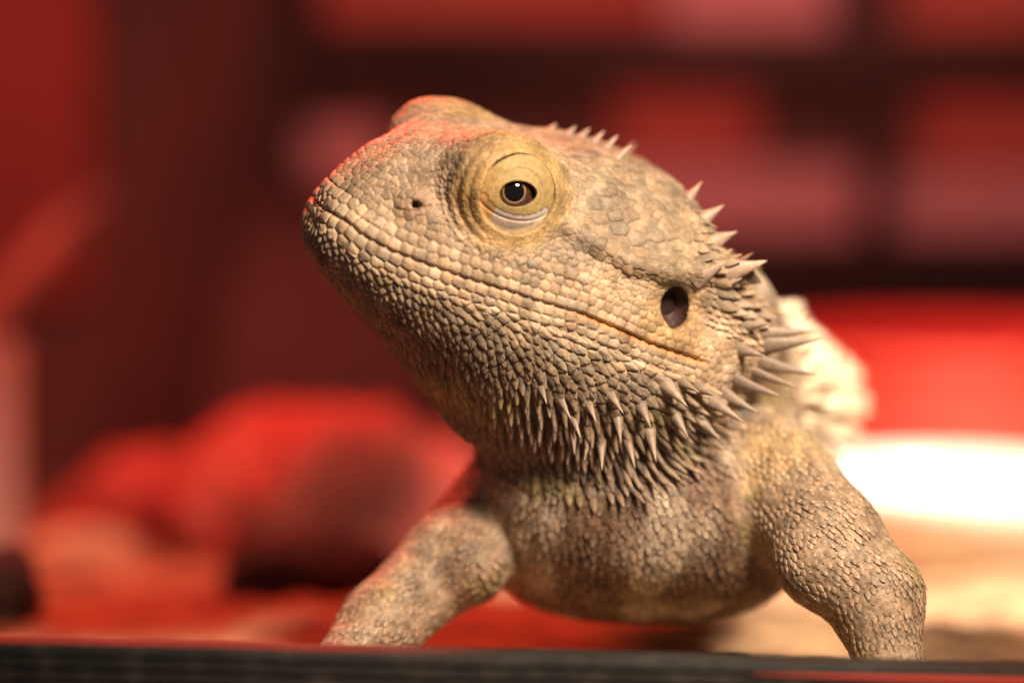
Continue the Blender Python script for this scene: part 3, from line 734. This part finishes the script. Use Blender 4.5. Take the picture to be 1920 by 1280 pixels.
SPN = [ # base px, tip px, extra depth of the tip, width
 (1290, 374, 1319, 338, 10, 30, 0), (1318, 412, 1358, 383, 10, 42, 0), (1336, 452, 1384, 434, 14, 48, 0),
 (1366, 522, 1441, 493, 0, 64, 0), (1322, 524, 1364, 488, -8, 40, 0), (1352, 540, 1392, 520, -20, 32, 0),
 (1428, 625, 1534, 619, 14, 40, 1), (1430, 652, 1549, 638, -10, 50, 1), (1425, 684, 1533, 706, -16, 46, 1), (1412, 700, 1503, 725, -34, 40, 1),
 (1376, 716, 1466, 747, -36, 48, 1), (1352, 738, 1424, 776, -34, 44, 1), (1325, 742, 1398, 796, -40, 40, 1), (1272, 712, 1312, 736, -30, 28, 1), (1240, 712, 1291, 764, -30, 40, 1),
 (1300, 725, 1345, 742, -34, 34, 1), (1385, 655, 1440, 668, -30, 34, 1), (1395, 612, 1446, 606, -30, 30, 1),
 (1128, 812, 1128, 888, -18, 26, 1), (1172, 808, 1193, 884, -18, 28, 1), (1216, 796, 1231, 871, -22, 30, 1), (1074, 806, 1078, 856, -14, 20, 1), (1106, 812, 1094, 869, -16, 20, 1),
 (1158, 776, 1165, 832, -30, 26, 1), (1068, 776, 1093, 824, -26, 24, 1), (1046, 744, 1069, 788, -26, 24, 1), (1198, 752, 1222, 806, -32, 30, 1), (1262, 772, 1292, 822, -26, 32, 1), (1306, 782, 1352, 826, -24, 34, 1),
 (1010, 722, 1030, 760, -24, 24, 1), (1100, 752, 1122, 796, -30, 24, 1), (1140, 735, 1168, 775, -32, 26, 1)]
nsp = 0
for bx, by, tx, ty, dy, wd, dark in SPN:
    h = ray_hit(bx, by)
    if h is None: print('miss', bx, by); continue
    t3 = tip3(h, tx, ty, dy)
    cb, ct = ((.17, .125, .09), (.50, .39, .30)) if dark else ((.34, .265, .19), (.52, .38, .29))
    jit = 1 + .18 * rng.uniform(-1, 1); cb = tuple(c * jit for c in cb); ct = tuple(c * jit for c in ct)
    spine(h, t3, wd, .6 if dark else .7, cb, ct, rng.uniform(-.10, .12)); nsp += 1
    if tx > 1300:                                  # the same spine on the far side of the head
        spine(from_head(mir(to_head(h))), from_head(mir(to_head(t3))), wd, .6, cb, ct); nsp += 1
for bx, by, tx, ty in [(1026, 244, 1046, 232), (1060, 252, 1082, 237), (1084, 258, 1108, 241), (1108, 268, 1135, 246), (1132, 278, 1161, 254), (1154, 294, 1187, 272)]:
    h = ray_hit(bx, by)
    if h is not None: spine(h, PX(tx, ty, h[1] + 4), 29, .7, (.40, .30, .22), (.50, .36, .28))
print('spines', nsp, 'verts', len(verts), 'seeds', len(S))
# ---------------------------------------------------------------- claws
for c, sgn in HANDS:
    for x, y, ln in TOES:
        k2 = np.array([c[0] + x * (34 + ln) * sgn, c[1] + y * ln - 24, -ZGR + 11]); d = nrm([x * sgn, y, 0])
        vv, ff, cc = spikes([k2], [[0, 0, 1.]], [d], np.array([30.]), np.array([5.]), np.array([6.]), np.array([-.15]), np.array([-.25]), np.array([[.10, .07, .05]]), np.array([[.20, .15, .11]]), segs=10, rings=8, leaf=.1)
        mesh_ob('claw', vv, ff, HORN, liz, cols=cc, origin=k2)
# ---------------------------------------------------------------- eyes
def eye_axes(sg):
    n = EN[sg]; e1 = -F_ * 1.0; e1 = e1 - e1.dot(n) * n; e1 = nrm(e1)         # e1: backwards along the head, e2: up
    e2 = np.cross(n, e1); e2 = e2 if e2.dot(U_) > 0 else -e2
    return e1, e2, n
LID = skin_mat('lid_skin', .6, .45, .22)
BALL = mat('eye_white', (.07, .035, .025), .06, 0, .6, 1.0); IRIS = mat('iris', (.035, .018, .012), .08, 0, .6, 1.0, (1500, (.13, .055, .028), .35, .7))
PUP = mat('pupil', (.004, .004, .004), .04, 0, .6, 1.0); GOLD = mat('iris_ring', (.62, .43, .22), .25, .2, .6, 1.0)
def cap_mesh(c, ax, ctr, R, r0, r1, nr=10, na=64):  # ring r0..r1 on a sphere, centred on direction ctr
    e1, e2, n = ax; m = nrm(n + e1 * ctr[0] / R + e2 * ctr[1] / R); a1 = nrm(e1 - e1.dot(m) * m); a2 = np.cross(m, a1); a2 = a2 if a2.dot(e2) > 0 else -a2
    vs, fs = [], []
    for i in range(nr + 1):
        r = r0 + (r1 - r0) * i / nr; th = np.arcsin(min(.999, max(r, 1e-3) / R))
        for j in range(na):
            f = j / na * 2 * np.pi; vs.append(c + R * (np.cos(th) * m + np.sin(th) * (np.cos(f) * a1 + np.sin(f) * a2)))
    for i in range(nr):
        for j in range(na): fs.append([i*na+j, i*na+(j+1) % na, (i+1)*na+(j+1) % na, (i+1)*na+j])
    v0, v1_, v2_ = np.array(vs)[fs[na + 1][:3]]
    if np.cross(v1_ - v0, v2_ - v0).dot(v0 - c) < 0: fs = [f[::-1] for f in fs]
    return np.array(vs), fs
def lid_opening(f):                                # almond outline in the eye plane, tilted
    a_, b_ = 36.0, 24.5; t0 = f - .42
    x = a_ * np.cos(t0); y = b_ * np.sin(t0) * (1 - .10 * np.cos(t0)); c_, s_ = np.cos(.42), np.sin(.42)
    return x * c_ - y * s_ + LO[0], x * s_ + y * c_ + LO[1]
LO = (0.0, 0.5)
for sg in (0, 1):
    ax = eye_axes(sg); e1, e2, n = ax
    c = EC[sg] - n * 32 + e1 * (-2); RB = 108.0
    PC = (-8.0, 1.5); ce_, RC = c + n * (RB - 43.0), 42.0
    ev, ef = cap_mesh(ce_, ax, (0, 0), RC, 0, 41, 18)
    eye = mesh_ob('eyeball', ev, ef, BALL, liz, origin=ce_)
    iv, if_ = cap_mesh(ce_, ax, PC, RC + .5, 21.5, 37, 6); mesh_ob('iris', iv, if_, IRIS, eye, origin=ce_).location = (0, 0, 0)
    iv, if_ = cap_mesh(ce_, ax, PC, RC + .9, 19.4, 21.3, 3); mesh_ob('iris_ring', iv, if_, GOLD, eye, origin=ce_).location = (0, 0, 0)
    iv, if_ = cap_mesh(ce_, ax, PC, RC + .7, 0, 19.6, 8); mesh_ob('pupil', iv, if_, PUP, eye, origin=ce_).location = (0, 0, 0)
    na, nr = 220, 44; vs, cs = [], []
    for i in range(nr + 1):
        f_ = i / nr
        for j in range(na):
            ph = j / na * 2 * np.pi; ox, oy = lid_opening(ph); X1, Y1 = 79 * np.cos(ph), 79 * np.sin(ph)
            ff = max(0, (i - 3) / (nr - 3)) ** .9; x = ox + (X1 - ox) * ff; y = oy + (Y1 - oy) * ff
            low_ = sstep(-5, -14, (y + .34 * x * -1) + 14 * 0)           # below the opening
            r = math.hypot(x, y); lift_ = 7.0
            if i < 3: lift_ = [-14, -1.5, 5.0][i]
            rim = math.hypot(x - ox, y - oy); ang = math.atan2(y, x)
            h = 0.0
            # crease arcs: the fold of the upper lid and the one under the lower lid
            upc = 63.0 + 3 * math.cos(ang - 1.0)
            if -.25 < ang < 2.2: h -= 1.6 * math.exp(-((r - upc + 18) / 2.0)**2) * min(1, (ang + .25) * 3)
            el_ = math.hypot((x - 1) / 60, (y - 3 - .12 * x) / 40)       # scalloped edge of the lower lid
            below = 1 if (-2.75 < ang < -.02 and el_ > 1 + .055 * abs(math.sin(ang * 13))) else 0
            h -= 1.5 * below * (1 if r < 68 else max(0, (74 - r) / 6))
            t3_ = (1.32 - el_) * 42
            if below: h -= 2.2 * math.exp(-(t3_ / 2.2)**2)
            R = RB + lift_ + h + (.7 * math.sin(x * .95 + 1.3 * math.sin(y * .4)) * math.sin(y * .9 + 1.1 * math.sin(x * .33)) if i > 3 and not below else 0)
            k = min(.985, r / R); dx_, dy_ = (x / max(r, 1e-6)), (y / max(r, 1e-6))
            if r > R * .985: k = .985
            vs.append(c + R * (math.sqrt(1 - k * k) * n + k * (dx_ * e1 + dy_ * e2)))
            cc = np.array([.40, .29, .12]) * (1 + .10 * math.sin(x * .9 + y * .3) * math.sin(y * .8))
            if x < -18 and y < 20: cc = cc * (1 - .45 * min(1, (-x - 18) / 30)) + np.array([.50, .29, .09]) * .45 * min(1, (-x - 18) / 30)
            if rim < 16 and i > 2: cc = cc * .90 + np.array([.60, .45, .22]) * .1
            sp_ = math.sin(x * .41 + 2) * math.sin(y * .53 + .7 * x) + math.sin(x * .17 - y * .31)
            if 9 < rim < 22 and x > -6 and sp_ > 1.05: cc = np.array([.33, .22, .12])
            if below: cc = np.array([.62, .53, .50]) if t3_ > 0 else np.array([.56, .47, .38])
            if below and x < -26: cc = np.array([.50, .30, .13])
            if i < 3: cc = np.array([.16, .09, .06]) if i < 2 else np.array([.42, .29, .13])
            cs.append(cc)
    fs = [[i*na+j, i*na+(j+1) % na, (i+1)*na+(j+1) % na, (i+1)*na+j] for i in range(nr) for j in range(na)]
    vs = np.array(vs); t0_ = vs[fs[na * 20][:3]]
    if np.cross(t0_[1] - t0_[0], t0_[2] - t0_[0]).dot(n) < 0: fs = [f[::-1] for f in fs]
    mesh_ob('eyelid', vs, fs, LID, liz, cols=np.array(cs), origin=c)
# ---------------------------------------------------------------- ear drums
DRUM = mat('ear_drum', (.045, .028, .028), .35, 0, .5)
for sg in (0, 1):
    qc = EAR_Q + [2, 54, -2]
    vs, fs = [], []; na, nr = 32, 6
    for i in range(nr + 1):
        for j in range(na):
            f = j / na * 2 * np.pi; r = max(i, .02) / nr; qq = np.array([33 * r * np.cos(f), 10 * r * r - 6, 43 * r * np.sin(f)]) @ EAR_R + qc; vs.append(from_head(mir(qq) if sg else qq))
    fs = [[i*na+j, i*na+(j+1) % na, (i+1)*na+(j+1) % na, (i+1)*na+j] for i in range(nr) for j in range(na)]
    mesh_ob('ear_drum', np.array(vs), fs, DRUM, liz, origin=from_head(mir(qc) if sg else qc))
